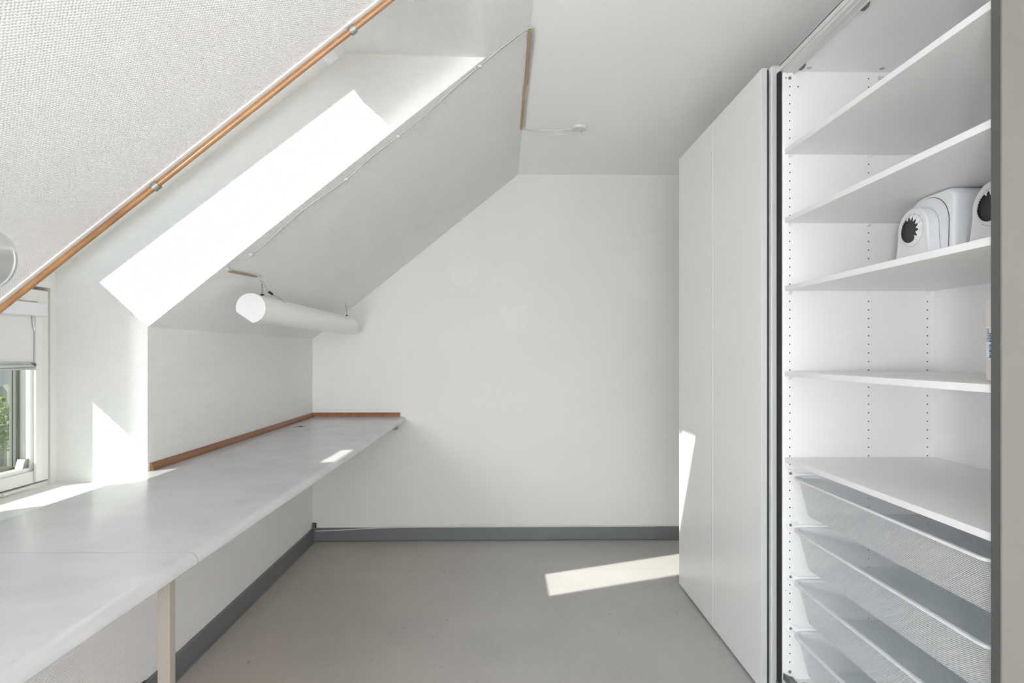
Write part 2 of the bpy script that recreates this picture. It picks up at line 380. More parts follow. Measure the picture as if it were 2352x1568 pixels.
w4 = thing('fill_window_slope', 'unseen roof window added in the slope for fill light', 'window', (-0.70, -2.2, sz(-0.70))); w4['kind'] = 'structure'
bm = NB()
for (a, c, y0, y1) in ((SW[0], SW[0]+0.045, SW[2], SW[3]), (SW[1]-0.045, SW[1], SW[2], SW[3]), (SW[0]+0.045, SW[1]-0.045, SW[2], SW[2]+0.05), (SW[0]+0.045, SW[1]-0.045, SW[3]-0.05, SW[3])):
    prism(bm, [(a, sz(a)+0.02), (c, sz(c)+0.02), (c, sz(c)+0.10), (a, sz(a)+0.10)], y0, y1)
finish('frame', bm, M_frame, w4)
portal('portal_slope', (-0.65-0.07, (SW[2]+SW[3])/2, sz(-0.65)+0.10), (K, 0, -1), 1.85, 1.28)

w5 = thing('fill_skylight', 'unseen skylight added in the flat ceiling for fill light', 'window', (0.92, -1.75, ZC)); w5['kind'] = 'structure'
bm = NB()
for (a, c, y0, y1) in ((CW[0], CW[0]+0.04, CW[2], CW[3]), (CW[1]-0.04, CW[1], CW[2], CW[3]), (CW[0]+0.04, CW[1]-0.04, CW[2], CW[2]+0.04), (CW[0]+0.04, CW[1]-0.04, CW[3]-0.04, CW[3])):
    box(bm, a, c, y0, y1, ZC+0.03, ZC+0.12)
finish('frame', bm, M_frame, w5)
portal('portal_ceiling', ((CW[0]+CW[1])/2, (CW[2]+CW[3])/2, ZC+0.10), (0, 0, -1), CW[1]-CW[0], CW[3]-CW[2])

# added fill light behind the viewer, shaped as a lit opal globe pendant
FILL_E = 98.0
M_fillglobe, b = base('fill_globe_glow', (0.9, 0.9, 0.88), 0.3); b.inputs['Emission Color'].default_value = (0.96, 0.98, 1.0, 1); b.inputs['Emission Strength'].default_value = FILL_E
for (lx, ly, lz) in ((-1.03, -1.85, 1.15),):
    pl_ = thing('fill_pendant', 'added fill light behind the viewer, shaped as an opal globe pendant', 'lamp', (lx, ly, lz))
    bm = NB(); bmesh.ops.create_uvsphere(bm, u_segments=24, v_segments=14, radius=0.16, matrix=Matrix.Translation((lx, ly, lz))); finish('globe', bm, M_fillglobe, pl_, True)
    bm = NB(); cyl(bm, (lx, ly, lz+0.155), (0, 0, 1), 0.03, 0.05); finish('socket', bm, M_white, pl_, True)
    zt = min(ZC, sz(lx)); bm = NB(); cyl(bm, (lx, ly, lz+0.20), (0, 0, 1), 0.003, zt-lz-0.20, 8); finish('cord', bm, M_white, pl_, True)

# sill
bm = NB(); box(bm, -1.66, XK, YN, YF, 0.787, 0.8175, 0.002)
struct('trim_1', bm, M_white, 'glossy white window sill in the niche')

# baseboards
bm = NB(); prism(bm, [(XK, 0), (XK+0.026, 0), (XK+0.026, 0.004), (XK+0.013, 0.009), (XK+0.011, 0.088), (XK+0.008, 0.092), (XK, 0.092)], YR, YB)
struct('baseboard_left', bm, M_skirt, 'grey painted skirting along the knee wall')
bm = NB(); prism(bm, [(YB, 0), (YB-0.026, 0), (YB-0.026, 0.004), (YB-0.013, 0.009), (YB-0.011, 0.088), (YB-0.008, 0.092), (YB, 0.092)], XK+0.0115, XR, 'X')
struct('baseboard_back', bm, M_skirt, 'grey painted skirting along the back wall')

# ------------------------------------------------------------------ roof window
w2 = thing('window_2', 'sloping roof window filling the niche top', 'window', (-1.1, 1.9, 2.0)); w2['kind'] = 'structure'
SY0, SY1 = 1.615, 2.13
def rprism(bm, t0, t1, n0, n1, y0, y1): prism(bm, [R(t0, n0), R(t1, n0), R(t1, n1), R(t0, n1)], y0, y1)
bm = NB()
rprism(bm, -0.02, tmax+0.02, 0.0, 0.14, 2.165, YF); rprism(bm, -0.02, tmax+0.02, 0.0, 0.14, YN, YN+0.07)
rprism(bm, -0.06, 0.02, 0.001, 0.14, YN, YF); rprism(bm, 1.30, tmax+0.06, 0.001, 0.14, YN, YF)
finish('frame', bm, M_frame, w2)
bm = NB()
rprism(bm, 0.021, 1.299, 0.045, 0.118, SY1, 2.164); rprism(bm, 0.021, 1.299, 0.045, 0.118, YN+0.071, SY0+0.0)
rprism(bm, 0.021, 0.059, 0.0455, 0.118, SY0-0.01, SY1+0.01); rprism(bm, 1.254, 1.299, 0.0455, 0.118, SY0-0.01, SY1+0.01)
finish('sash', bm, M_frame, w2)
bm = NB(); rprism(bm, 0.03, 1.29, 0.092, 0.096, SY0-0.01, SY1+0.01); finish('pane', bm, M_glass, w2)
# latch housing at the top and a round plug low on the frame
bm = NB(); rprism(bm, 1.255, 1.298, -0.045, 0.044, 1.95, 2.15)
o = finish('latch_housing', bm, M_plas, w2); o['label'] = 'white plastic vent latch housing'
bm = NB(); p = R(0.055, 0.0); cyl(bm, (p[0], 2.2, p[1]), (-W.x, 0, -W.y), 0.011, 0.002, 20)
o = finish('plug', bm, M_alu, w2); o['label'] = 'small round grey plug'
pc = P0 + U*0.65 + W*0.16
portal('portal_roof', (pc.x, (SY0+SY1)/2, pc.y), (-W.x, 0, -W.y), 0.55, 1.25)

# ------------------------------------------------------------------ vertical window under it
w1 = thing('window_1', 'small white casement window above the sill', 'window', (-1.68, 1.9, 0.82)); w1['kind'] = 'structure'
bm = NB()
box(bm, -1.741, -1.642, 2.205, YF, 0.8175, 1.53); box(bm, -1.741, -1.642, YN, YN+0.03, 0.8175, 1.53)
prism(bm, [(-1.642, 1.53), (-1.642, 1.592), R(0.0, 0.06), R(-0.02, 0.14), (-1.742, 1.60), (-1.742, 1.53)], YN, YF)
box(bm, -1.741, -1.652, YN+0.03, 2.205, 0.8175, 0.832)
for (a, c) in ((2.152, 2.206), (YN+0.029, YN+0.083)): box(bm, -1.741, -1.7005, a, c, 0.83, 1.531)      # rebate stops behind the sash
for (a, c) in ((0.83, 0.878), (1.478, 1.531)): box(bm, -1.7405, -1.7006, YN+0.083, 2.152, a, c)
finish('frame', bm, M_frame, w1)
bm = NB()
for (a, c) in ((2.150, 2.199), (YN+0.036, YN+0.085)): box(bm, -1.70, -1.645, a, c, 0.838, 1.518, 0.002)
for (a, c) in ((0.838, 0.880), (1.476, 1.518)): box(bm, -1.70, -1.6455, YN+0.085, 2.150, a, c, 0.002)
finish('sash', bm, M_frame, w1)
bm = NB()                                    # inner glazing bead, stepped back
for (a, c) in ((2.128, 2.150), (YN+0.085, YN+0.107)): box(bm, -1.728, -1.655, a, c, 0.880, 1.476, 0.001)
for (a, c) in ((0.880, 0.893), (1.463, 1.476)): box(bm, -1.728, -1.6555, YN+0.107, 2.128, a, c, 0.001)
finish('glazing_bead', bm, M_white, w1)
bm = NB()
for x in (-1.689, -1.702, -1.715): box(bm, x-0.002, x+0.002, YN+0.107, 2.1275, 0.893, 1.463)
finish('pane', bm, M_glass, w1)
bm = NB()
for x in (-1.6955, -1.7085): 
    box(bm, x-0.0042, x+0.0042, 2.110, 2.1275, 0.893, 1.463)
    box(bm, x-0.0042, x+0.0042, YN+0.107, 2.11, 0.893, 0.900)
o = finish('spacer', bm, M_spacer, w1); o['label'] = 'dark spacer bars between the panes'
bm = NB(); prism(bm, [(2.0995, 0.8935), (2.1275, 0.8935), (2.1275, 0.925), (2.112, 0.925)], -1.686, -1.66, 'X'); o = finish('corner_latch', bm, M_zinc, w1)
bm = NB(); box(bm, -1.652, -1.644, YN+0.05, 2.12, 0.822, 0.832, 0.002); box(bm, -1.646, -1.636, 1.86, 1.94, 0.823, 0.831, 0.003)
cyl(bm, (-1.641, 1.995, 0.827), (0, 1, 0), 0.005, 0.02, 12)
finish('hinge_gear', bm, M_frame, w1)
portal('portal_window', (-1.79, 1.89, 1.07), (1, 0, 0), 0.50, 0.40)

# roller blind on the casement
rb = thing('roller_blind', 'white roller blind half lowered on the casement window', 'blind', (-1.64, 1.9, 1.24))
bm = NB(); box(bm, -1.645, -1.622, YN+0.05, 2.168, 1.424, 1.470, 0.004); finish('cassette', bm, M_plas, rb)
bm = NB(); box(bm, -1.6445, -1.636, 2.130, 2.158, 0.842, 1.424, 0.0015); finish('side_rail', bm, M_white, rb)
bm = NB(); box(bm, -1.6445, -1.636, YN+0.055, YN+0.083, 0.842, 1.424, 0.0015); finish('side_rail', bm, M_white, rb)
bm = NB(); box(bm, -1.6435, -1.6425, YN+0.085, 2.1285, 1.262, 1.43); finish('fabric', bm, M_fabric, rb)
bm = NB(); box(bm, -1.6445, -1.638, YN+0.085, 2.128, 1.2575, 1.265, 0.001); box(bm, -1.6445, -1.636, YN+0.085, 2.1275, 1.236, 1.243, 0.001)
cyl(bm, (-1.6405, YN+0.085, 1.250), (0, 1, 0), 0.0068, 2.124-YN-0.085, 16)
finish('bottom_bar', bm, M_alu, rb, True)
bm = NB(); cyl(bm, (-1.640, 2.118, 1.2525), (0, 1, 0), 0.0075, 0.009, 16); finish('end_cap', bm, M_greypl, rb, True)
bm = NB(); tube(bm, smoothpath([(-1.6405, 2.117, 1.424), (-1.6395, 2.1165, 1.40), (-1.640, 2.123, 1.375), (-1.6405, 2.127, 1.36), (-1.641, 2.1265, 1.262)]), 0.0011, 8)
finish('cord', bm, M_cable2, rb, True)

# ------------------------------------------------------------------ rod with clips along the near edge of the niche
rod = thing('wooden_rod', 'varnished brown wooden rod sloping along the niche edge', 'rod', (-0.8, YN-0.01, sz(-0.8)))
sl_dir = Vector((1, 0, K)).normalized(); sl_n = Vector((K, 0, -1)).normalized()     # into the room
def SP(x, y, off=0.0):
    p = Vector((x, y, sz(x))) + sl_n*off; return p
bm = NB(); a = SP(-1.306, YN-0.001, 0.012); b2 = SP(0.10, YN-0.001, 0.012)
tube(bm, [a, b2], 0.0075, 14)
finish('rod', bm, M_rod, rod, True)
for xx in (-0.8902, -0.3916):
    bm = NB(); c0 = SP(xx, YN-0.001, 0.012)
    ring = []
    for i in range(15):
        th = math.radians(-125 + 250*i/14)
        # arc round the rod on the room side
        ring.append(c0 + sl_n*(0.0098*math.cos(th)) + Vector((0, 1, 0))*(0.0098*math.sin(th)))
    prevA = prevB = None
    for p_ in ring:
        d = (p_-c0).normalized()
        q = [bm.verts.new(p_ + sl_dir*s_*0.008 + d*e_) for s_, e_ in ((-1, 0), (1, 0), (1, 0.0018), (-1, 0.0018))]
        if prevA:
            for j in range(4): bm.faces.new((prevA[j], prevA[(j+1) % 4], q[(j+1) % 4], q[j]))
        else: bm.faces.new(q[::-1])
        prevA = q
    bm.faces.new(prevA)
    finish('clip', bm, M_clip, rod, True)
# painted corner bead behind the rod
bm = NB(); a = SP(-1.309, YN-0.008, 0.0); b2 = SP(0.10, YN-0.008, 0.0)
tube(bm, [a, b2], 0, sq=(0.016, 0.006)); struct('trim_2', bm, M_white, 'white painted edge bead behind the rod')

# ================================================================== WORKTOPS
XF = -0.668
def top_profile():
    x0, z1, z0, r = XK+0.001, 0.857, 0.830, 0.0135
    pts = [(x0, z0), (x0, z1), (XF-0.022, z1)]
    for i in range(1, 9):
        a = math.pi/2 * i/8; pts.append((XF-0.022+0.022*math.sin(a), z1-0.020+0.020*math.cos(a)))
    pts += [(XF, z0+0.003), (XF-0.003, z0)]
    return pts
def worktop(y0, y1, label):
    t_ = thing('worktop', label, 'worktop', (-0.99, (y0+y1)/2, 0.83))
    bm = NB(); prism(bm, top_profile(), y0, y1); finish('slab', bm, M_top, t_, True); return t_
wf = worktop(1.3280, YB-0.001, 'long far grey-white worktop running to the back wall')
wn = worktop(-0.7, 1.3255, 'near grey-white worktop standing on the square beige leg')
bm = NB(); pr = [(x + (0.0 if x < XF-0.03 else -0.0006), z - (0.0006 if z > 0.84 else -0.0006)) for x, z in top_profile()]; prism(bm, pr, 1.3256, 1.3279)
o = finish('joint', bm, M_dark, wn); o['label'] = 'thin dark joint between the two worktops'
# wooden upstands (sloped-face moulding)
bm = NB(); prism(bm, [(XK+0.001, 0.8572), (XK+0.015, 0.8572), (XK+0.0145, 0.868), (XK+0.006, 0.886), (XK+0.001, 0.886)], YF+0.012, YB-0.0155)
o = finish('upstand', bm, M_oak, wf); o['label'] = 'brown wooden upstand along the knee wall'
bm = NB(); prism(bm, [(YB-0.0012, 0.8572), (YB-0.015, 0.8572), (YB-0.0145, 0.868), (YB-0.006, 0.886), (YB-0.0012, 0.886)], XK+0.001, -0.706, 'X')
o = finish('upstand', bm, M_oak, wf); o['label'] = 'brown wooden upstand along the back wall'
bm = NB(); box(bm, -1.28, -0.722, YB-0.045, YB-0.002, 0.772, 0.829, 0.001)
o = finish('support_batten', bm, M_legm, wf); o['label'] = 'beige batten carrying the worktop end'
for (tt, y0, y1) in ((wf, 1.35, YB-0.05), (wn, -0.6, 1.30)):
    bm = NB(); box(bm, XK+0.001, XK+0.022, y0, y1, 0.795, 0.8298, 0.001); finish('wall_batten', bm, M_legm, tt)
bm = NB(); cyl(bm, (-1.21, 3.585, 0.8568), (0, 0, 1), 0.033, 0.0018, 32); o = finish('cable_grommet', bm, M_clip, wf, True)
bm = NB(); prism(bm, [(-1.21+0.024*math.cos(a*math.pi/10), 3.585+0.024*math.sin(a*math.pi/10)) for a in range(-3, 8)], 0.8587, 0.8592, 'Z')
finish('opening', bm, M_dark, o)
bm = NB(); box(bm, -0.705, -0.680, 1.2368, 1.258, 0.0, 0.8298, 0.0008)
o = finish('leg', bm, M_legm, wn); o['label'] = 'square beige metal leg'

# ================================================================== LAMPS
def lamp_profile(r, cx, cz):
    # circle cut by a chord that faces down and to the left
    a0, a1 = math.atan2(-0.0158, -0.0587), math.atan2(-0.058, 0.006)
    if a0 < 0: a0 += 2*math.pi
    if a1 < 0: a1 += 2*math.pi
    n = 56; span = 2*math.pi - (a1-a0)
    return [(cx + r*math.cos(a1+span*i/n), cz + r*math.sin(a1+span*i/n)) for i in range(n+1)]
def chain(bm, top, bottom, n_links):
    top, bottom = Vector(top), Vector(bottom); d = bottom-top; L_ = d.length; s_ = L_/n_links
    for i in range(n_links):
        c = top + d*((i+0.5)/n_links); hl = s_*0.60; hw = s_*0.30; pts = []
        for j in range(16):
            a = 2*math.pi*j/16; zz = hl*math.sin(a); xx = hw*math.cos(a)
            pts.append(c + (Vector((xx, 0, zz)) if i % 2 == 0 else Vector((0, xx, zz))))
        tube(bm, pts, 0.0013, 6, closed=True)
def hook(bm, p):
    p = Vector(p); pts = [p + Vector((-0.012, 0, 0.012)), p + Vector((-0.007, 0, 0.004)), p + Vector((-0.007, 0, -0.008)),
         p + Vector((0.0, 0, -0.016)), p + Vector((0.008, 0, -0.010)), p + Vector((0.009, 0, 0.0))]
    tube(bm, smoothpath(pts, 5), 0.0018, 8)
def make_lamp(y0, y1, label, mbody, mcap, hooks):
    cx, cz, r = -1.013, 1.476, 0.0585
    t_ = thing('tube_lamp', label, 'lamp', (cx, (y0+y1)/2, cz), None)
    bm = NB(); prism(bm, lamp_profile(r, cx, cz), y0+0.006, y1-0.006); finish('body', bm, mbody, t_, True)
    for (a, c, yy, s_) in ((y0, y0+0.006, y0, -1), (y1-0.006, y1, y1, 1)):
        bm = NB(); prism(bm, lamp_profile(r+0.0015, cx, cz), a, c); e = finish('end_cap', bm, mcap, t_, True)
        for (dx, dz, rr, nm) in ((-0.041, 0.027, 0.0022, 'screw'), (0.0, -0.001, 0.0022, 'screw'), (0.04, -0.028, 0.0022, 'screw'), (0.024, 0.034, 0.007, 'knob')):
            if s_ > 0: dx = -dx
            bm = NB(); cyl(bm, (cx+dx, yy, cz+dz), (0, s_, 0), rr, 0.0012, 14); finish(nm, bm, mcap, e, True)
    # light opening: diffuser just inside the chord
    a = Vector((-0.0560, -0.0150))*0.98; c = Vector((0.0045, -0.0545))*0.98
    m1, m2 = a + (c-a)*0.06, a + (c-a)*0.94; nn = Vector((-(c-a).y, (c-a).x)).normalized()
    if nn.dot(a) < 0: nn = -nn
    bm = NB(); pl = [m1+nn*0.001, m2+nn*0.001, m2+nn*0.0045, m1+nn*0.0045]
    prism(bm, [(cx+v.x, cz+v.y) for v in pl], y0+0.02, y1-0.02); finish('diffuser', bm, M_greypl if mbody is M_silver else M_plas, t_)
    for i, hy in enumerate(hooks):
        top = (cx+0.004, hy, sz(cx)-0.020)
        bm = NB(); chain(bm, (top[0], hy, top[2]-0.014), (top[0], hy, cz+r+0.010), 4); finish('chain', bm, M_zinc, t_, True)
        bm = NB(); cyl(bm, (top[0], hy, cz+r-0.004), (0, 0, 1), 0.0045, 0.012, 12); cyl(bm, (top[0]-0.008, hy, cz+r+0.005), (1, 0, 0), 0.002, 0.016, 8); finish('bolt', bm, M_black, t_, True)
        bm = NB(); hook(bm, top); finish('hook', bm, M_zinc, t_, True)
    return t_
lamp = make_lamp(2.43, 3.99, 'white tube lamp hanging on short chains below the far slope', M_lamp, M_cap, (2.535, 3.90))
lamp2 = make_lamp(-0.38, 1.195, 'silver-grey tube lamp end at the left edge, above the near worktop', M_silver, M_silver, (-0.1, 0.75))
bm = NB(); tube(bm, smoothpath([(-1.010, 2.560, 1.585), (-1.002, 2.58, 1.56), (-0.995, 2.60, 1.548), (-0.985, 2.66, 1.538), (-0.972, 2.72, 1.515)]), 0.0012, 8)
finish('lead', bm, M_cable2, lamp, True)
bm = NB(); cyl(bm, (-1.001, 2.585, 1.557), (0.4, 0.8, -0.4), 0.005, 0.022, 12); finish('connector', bm, M_black, lamp, True)

# cable from the ceiling rose down the slope to the lamp
def spt(x, y, off=0.004): p = SP(x, y, off); return (p.x, p.y, p.z)
cb = thing('lamp_cable', 'thin white cable running down the slope edge to the hanging lamp', 'cable', (-0.5, 2.3, 1.9))
path = [spt(-1.024, 2.52, 0.006), spt(-1.035, 2.42), spt(-1.036, 2.31), spt(-1.030, 2.262), spt(-1.014, 2.247), spt(-0.987, 2.285), spt(-0.962, 2.303), spt(-0.885, 2.2930),
        spt(-0.76, 2.272), spt(-0.60, 2.303), spt(-0.50, 2.285), spt(-0.40, 2.294), spt(-0.28, 2.292), spt(-0.20, 2.265), spt(-0.088, 2.254), spt(0.0, 2.247), spt(0.085, 2.256), (0.112, 2.264, 2.523)]
bm = NB(); tube(bm, smoothpath(path, 6), 0.0017, 8); finish('cable', bm, M_cable, cb, True)
path = [spt(-0.962, 2.303, 0.008), spt(-0.885, 2.298, 0.008), spt(-0.76, 2.281, 0.008), spt(-0.60, 2.309), spt(-0.50, 2.293), spt(-0.40, 2.300), spt(-0.28, 2.298), spt(-0.088, 2.261), spt(0.085, 2.263), (0.108, 2.27, 2.520)]
bm = NB(); tube(bm, smoothpath(path, 6), 0.0011, 8); finish('cable', bm, M_cable2, cb, True)
for (x, y) in ((-0.960, 2.304), (-0.60, 2.306), (-0.40, 2.297), (-0.088, 2.257), (-1.034, 2.27)):
    bm = NB(); p = SP(x, y, 0.004); box(bm, p.x-0.007, p.x+0.007, y-0.008, y+0.008, p.z-0.005, p.z+0.005, 0.002); finish('clip', bm, M_cable, cb)
bm = NB(); tube(bm, [spt(-1.040, 2.30, 0.003), spt(-1.030, 2.52, 0.003)], 0, sq=(0.016, 0.006))
o = finish('batten', bm, M_strip, cb); o['label'] = 'short bare wood batten above the lamp hook'
cb2 = thing('cable_batten', 'narrow bare wood strip with cable where slope meets flat ceiling', 'cable strip', (0.11, 2.8, 2.52))
bm = NB(); tube(bm, [(0.106, 2.285, 2.524), (0.109, 2.74, 2.524)], 0, sq=(0.013, 0.007)); finish('strip', bm, M_strip, cb2)
bm = NB(); tube(bm, [(0.103, 2.75, 2.524), (0.104, 3.29, 2.524)], 0, sq=(0.013, 0.007)); finish('strip', bm, M_strip, cb2)
bm = NB(); tube(bm, smoothpath([(0.117, 2.262, 2.526), (0.124, 2.35, 2.527), (0.122, 2.74, 2.527), (0.120, 3.2, 2.527), (0.122, 3.30, 2.527)]), 0.0027, 8); finish('cable', bm, M_cable, cb2, True)
cr = thing('ceiling_rose', 'small round white ceiling rose with two loose cables', 'ceiling rose', (0.419, 3.278, 2.53))
bm = NB(); cyl(bm, (0.419, 3.278, ZC-0.0145), (0, 0, 1), 0.040, 0.0135, 40, 0.043); finish('cover', bm, M_cap, cr, True)
bm = NB(); cyl(bm, (0.435, 3.30, ZC-0.0155), (0, 0, 1), 0.003, 0.002, 10); finish('screw', bm, M_dark, cr); bm = NB(); cyl(bm, (0.397, 3.262, ZC-0.0155), (0, 0, 1), 0.002, 0.002, 10); finish('screw', bm, M_dark, cr)
bm = NB(); tube(bm, smoothpath([(0.124, 3.305, 2.527), (0.17, 3.318, 2.522), (0.25, 3.352, 2.517), (0.31, 3.352, 2.516), (0.39, 3.320, 2.517), (0.43, 3.304, 2.518)]), 0.0027, 8); finish('cable', bm, M_cable, cr, True)
bm = NB(); tube(bm, smoothpath([(0.124, 3.298, 2.528), (0.2, 3.31, 2.526), (0.3, 3.303, 2.526), (0.378, 3.285, 2.524)]), 0.0022, 8); finish('cable', bm, M_cable, cr, True)

# ================================================================== WARDROBE
wd = thing('wardrobe', 'tall white wardrobe with open shelves, mesh baskets and sliding doors', 'wardrobe', (1.33, 2.25, 0.0))
FX, BX, PT = 1.0435, 1.614, 0.018
def wpart(name, bm, mat, label=None, par=None, smooth=False):
    o = finish(name, bm, mat, par or wd, smooth)
    if label: o['label'] = label
    return o
bm = NB(); box(bm, FX, BX+0.01, 2.218, 2.2355, 0.0, 2.362); pan_mid = wpart('side_panel', bm, M_mel)
bm = NB(); box(bm, FX, BX+0.01, 2.2362, 2.2542, 0.0, 2.362); wpart('side_panel', bm, M_mel)
bm = NB(); box(bm, FX, BX+0.01, 3.218, 3.236, 0.0, 2.362); wpart('side_panel', bm, M_mel)
bm = NB(); box(bm, FX+0.002, BX+0.01, 1.2500, 1.2642, 0.0, 2.362); wpart('side_panel', bm, M_edge)
bm = NB(); box(bm, FX-0.004, XR-0.002, 1.2310, 1.2495, 0.0, 2.42); wpart('cover_panel', bm, M_taupe, 'warm grey outer side of the wardrobe')
bm = NB(); box(bm, FX-0.007, FX+0.0, 1.2312, 1.2565, 0.0, 2.41, 0.0008); wpart('edge_profile', bm, M_prof, 'dark grey front edge profile')
bm = NB(); box(bm, FX, BX+0.01, 1.2643, 2.2178, 2.343, 2.361); box(bm, FX, BX+0.01, 2.2545, 3.2178, 2.343, 2.361); wpart('top_panel', bm, M_mel)
bm = NB(); box(bm, FX, BX, 1.2643, 2.2178, 0.062, 0.080); box(bm, FX, BX, 2.2545, 3.2178, 0.062, 0.080); wpart('bottom_panel', bm, M_mel)
bm = NB(); box(bm, FX+0.02, FX+0.036, 1.2643, 2.2178, 0.0, 0.0615); box(bm, FX+0.02, FX+0.036, 2.2545, 3.2178, 0.0, 0.0615); wpart('plinth', bm, M_mel)
bm = NB(); box(bm, BX, BX+0.006, 1.2643, 2.2178, 0.081, 2.3425); box(bm, BX, BX+0.006, 2.2545, 3.2178, 0.081, 2.3425); wpart('back_panel', bm, M_door)
# peg holes
bm = NB()
cols = (1.071, 1.3676, 1.5897)
for x in cols:
    for k in range(-9, 60):
        z = 2.031 - 0.032*k
        if 0.13 < z < 2.33: cyl(bm, (x, 2.2181, z), (0, -1, 0), 0.0026, 0.0003, 10)
cyl(bm, (1.102, 2.2181, 2.287), (0, -1, 0), 0.0026, 0.0003, 10); cyl(bm, (1.057, 2.2181, 2.319), (0, -1, 0), 0.0026, 0.0003, 10)
cyl(bm, (1.057, 2.2181, 0.41), (0, -1, 0), 0.0015, 0.0003, 10)
o = wpart('peg_holes', bm, M_hole, 'columns of small dark peg holes', pan_mid); o['kind'] = 'stuff'
for z in (2.319, 0.107):
    bm = NB(); cyl(bm, (1.071, 2.218, z), (0, -1, 0), 0.0062, 0.001, 16); wpart('cam_screw', bm, M_zinc, None, pan_mid, True)
for x in (1.13, 1.40):
    bm = NB(); cyl(bm, (x, 2.189, 2.343), (0, 0, -1), 0.0095, 0.0008, 20); wpart('cam_screw', bm, M_zinc, None, None, True)
# small warning sticker
bm = NB(); box(bm, 1.403, 1.438, 2.2170, 2.2179, 2.293, 2.327, 0.0003); st = wpart('sticker', bm, M_label, 'small warning sticker', None)
bm = NB()
for (a, c) in ((1.403, 1.404), (1.437, 1.438)): box(bm, a, c, 2.2166, 2.2170, 2.293, 2.327)
for (a, c) in ((2.293, 2.294), (2.326, 2.327)): box(bm, 1.403, 1.438, 2.2166, 2.2170, a, c)
for tri in ([(1.406, 2.315), (1.415, 2.315), (1.4105, 2.324)],): 
    for i in range(3):
        a, c = tri[i], tri[(i+1) % 3]; tube(bm, [(a[0], 2.2167, a[1]), (c[0], 2.2167, c[1])], 0.0006, 6)
for (a, c) in (((1.418, 2.322), (1.426, 2.322)), ((1.418, 2.322), (1.418, 2.313)), ((1.426, 2.322), (1.429, 2.318)), ((1.418, 2.316), (1.426, 2.317))):
    tube(bm, [(a[0], 2.2167, a[1]), (c[0], 2.2167, c[1])], 0.0006, 6)
wpart('print', bm, M_print, None, st)
# shelves
for zt in (2.0525, 1.7965, 1.5440, 1.2255, 0.9060):
    bm = NB(); box(bm, 1.0520, BX-0.001, 1.2646, 2.2165, zt-0.018, zt, 0.0006); s_ = wpart('shelf', bm, M_mel)
    bm = NB(); box(bm, 1.0508, 1.0521, 1.2646, 2.2165, zt-0.018, zt, 0.0004); wpart('edge_band', bm, M_edge, None, s_)
    if zt > 1.0:
        for x in cols:
            bm = NB(); prism(bm, [(2.2175, zt-0.0186), (2.2175, zt-0.030), (2.211, zt-0.027), (2.205, zt-0.0186)], x-0.005, x+0.005, 'X')
            p = wpart('shelf_pin', bm, M_plas, None, s_)
# top rail with grooves
bm = NB()
box(bm, 1.0330, 1.0360, 1.2650, 2.223, 2.346, 2.368)
box(bm, 1.0330, 1.0860, 1.2650, 2.2175, 2.3625, 2.366)
box(bm, 1.0360, 1.0430, 1.2650, 2.2175, 2.346, 2.3495); box(bm, 1.0590, 1.0620, 1.2650, 2.2175, 2.335, 2.3425)
box(bm, 1.0430, 1.0860, 1.2650, 2.2175, 2.338, 2.3425); box(bm, 1.0830, 1.0860, 1.2650, 2.2175, 2.333, 2.3425)
box(bm, 1.0330, 1.0430, 2.223, 3.236, 2.346, 2.366)
wpart('top_rail', bm, M_railp, 'aluminium sliding door rail')
for y in (1.79, 2.17):
    bm = NB(); prism(bm, [(y-0.018, 2.3428), (y+0.018, 2.3428), (y+0.012, 2.331), (y-0.012, 2.331)], 1.0862, 1.098, 'X'); wpart('rail_bracket', bm, M_greypl)
bm = NB(); box(bm, 1.030, 1.042, 1.2650, 3.236, 0.040, 0.062); wpart('bottom_rail', bm, M_greypl)
bm = NB(); prism(bm, [(1.045, 0.0805), (1.085, 0.0805), (1.080, 0.088), (1.060, 0.094), (1.046, 0.104)], 2.165, 2.2168); wpart('door_stop', bm, M_greypl)
bm = NB(); cyl(bm, (1.11, 2.185, 0.0800), (0, 0, 1), 0.0085, 0.001, 18); wpart('cam_screw', bm, M_zinc, None, None, True)
# sliding doors, both pushed to the far half
def door(x0, x1, y0, y1, label, seam=True):
    bm = NB(); box(bm, x0, x1, y0+0.002, y1, 0.012, 2.376, 0.001); d = wpart('sliding_door', bm, M_door, label)
    bm = NB(); box(bm, x0+0.0008, x1, y0, y0+0.0022, 0.012, 2.376); wpart('edge_profile', bm, M_side, None, d)
    if seam:
        for ys in (2.792,):
            bm = NB(); box(bm, x0-0.0006, x0+0.0004, ys-0.0006, ys+0.0006, 0.013, 2.375); wpart('seam', bm, M_edge, None, d)
    return d
d1 = door(0.985, 1.0045, 2.2610, 3.326, 'front white sliding door with a faint vertical seam')
d2 = door(1.0155, 1.0412, 2.2430, 3.30, 'second white sliding door behind the front one', False)
bm = NB(); box(bm, 1.0048, 1.0120, 2.263, 2.275, 0.012, 2.370); wpart('brush_strip', bm, M_black, 'black brush strip', d1)
bm = NB(); box(bm, 1.0325, 1.0428, 2.222, 2.242, 0.063, 2.345); wpart('brush_strip', bm, M_black, 'black brush strip', d2)

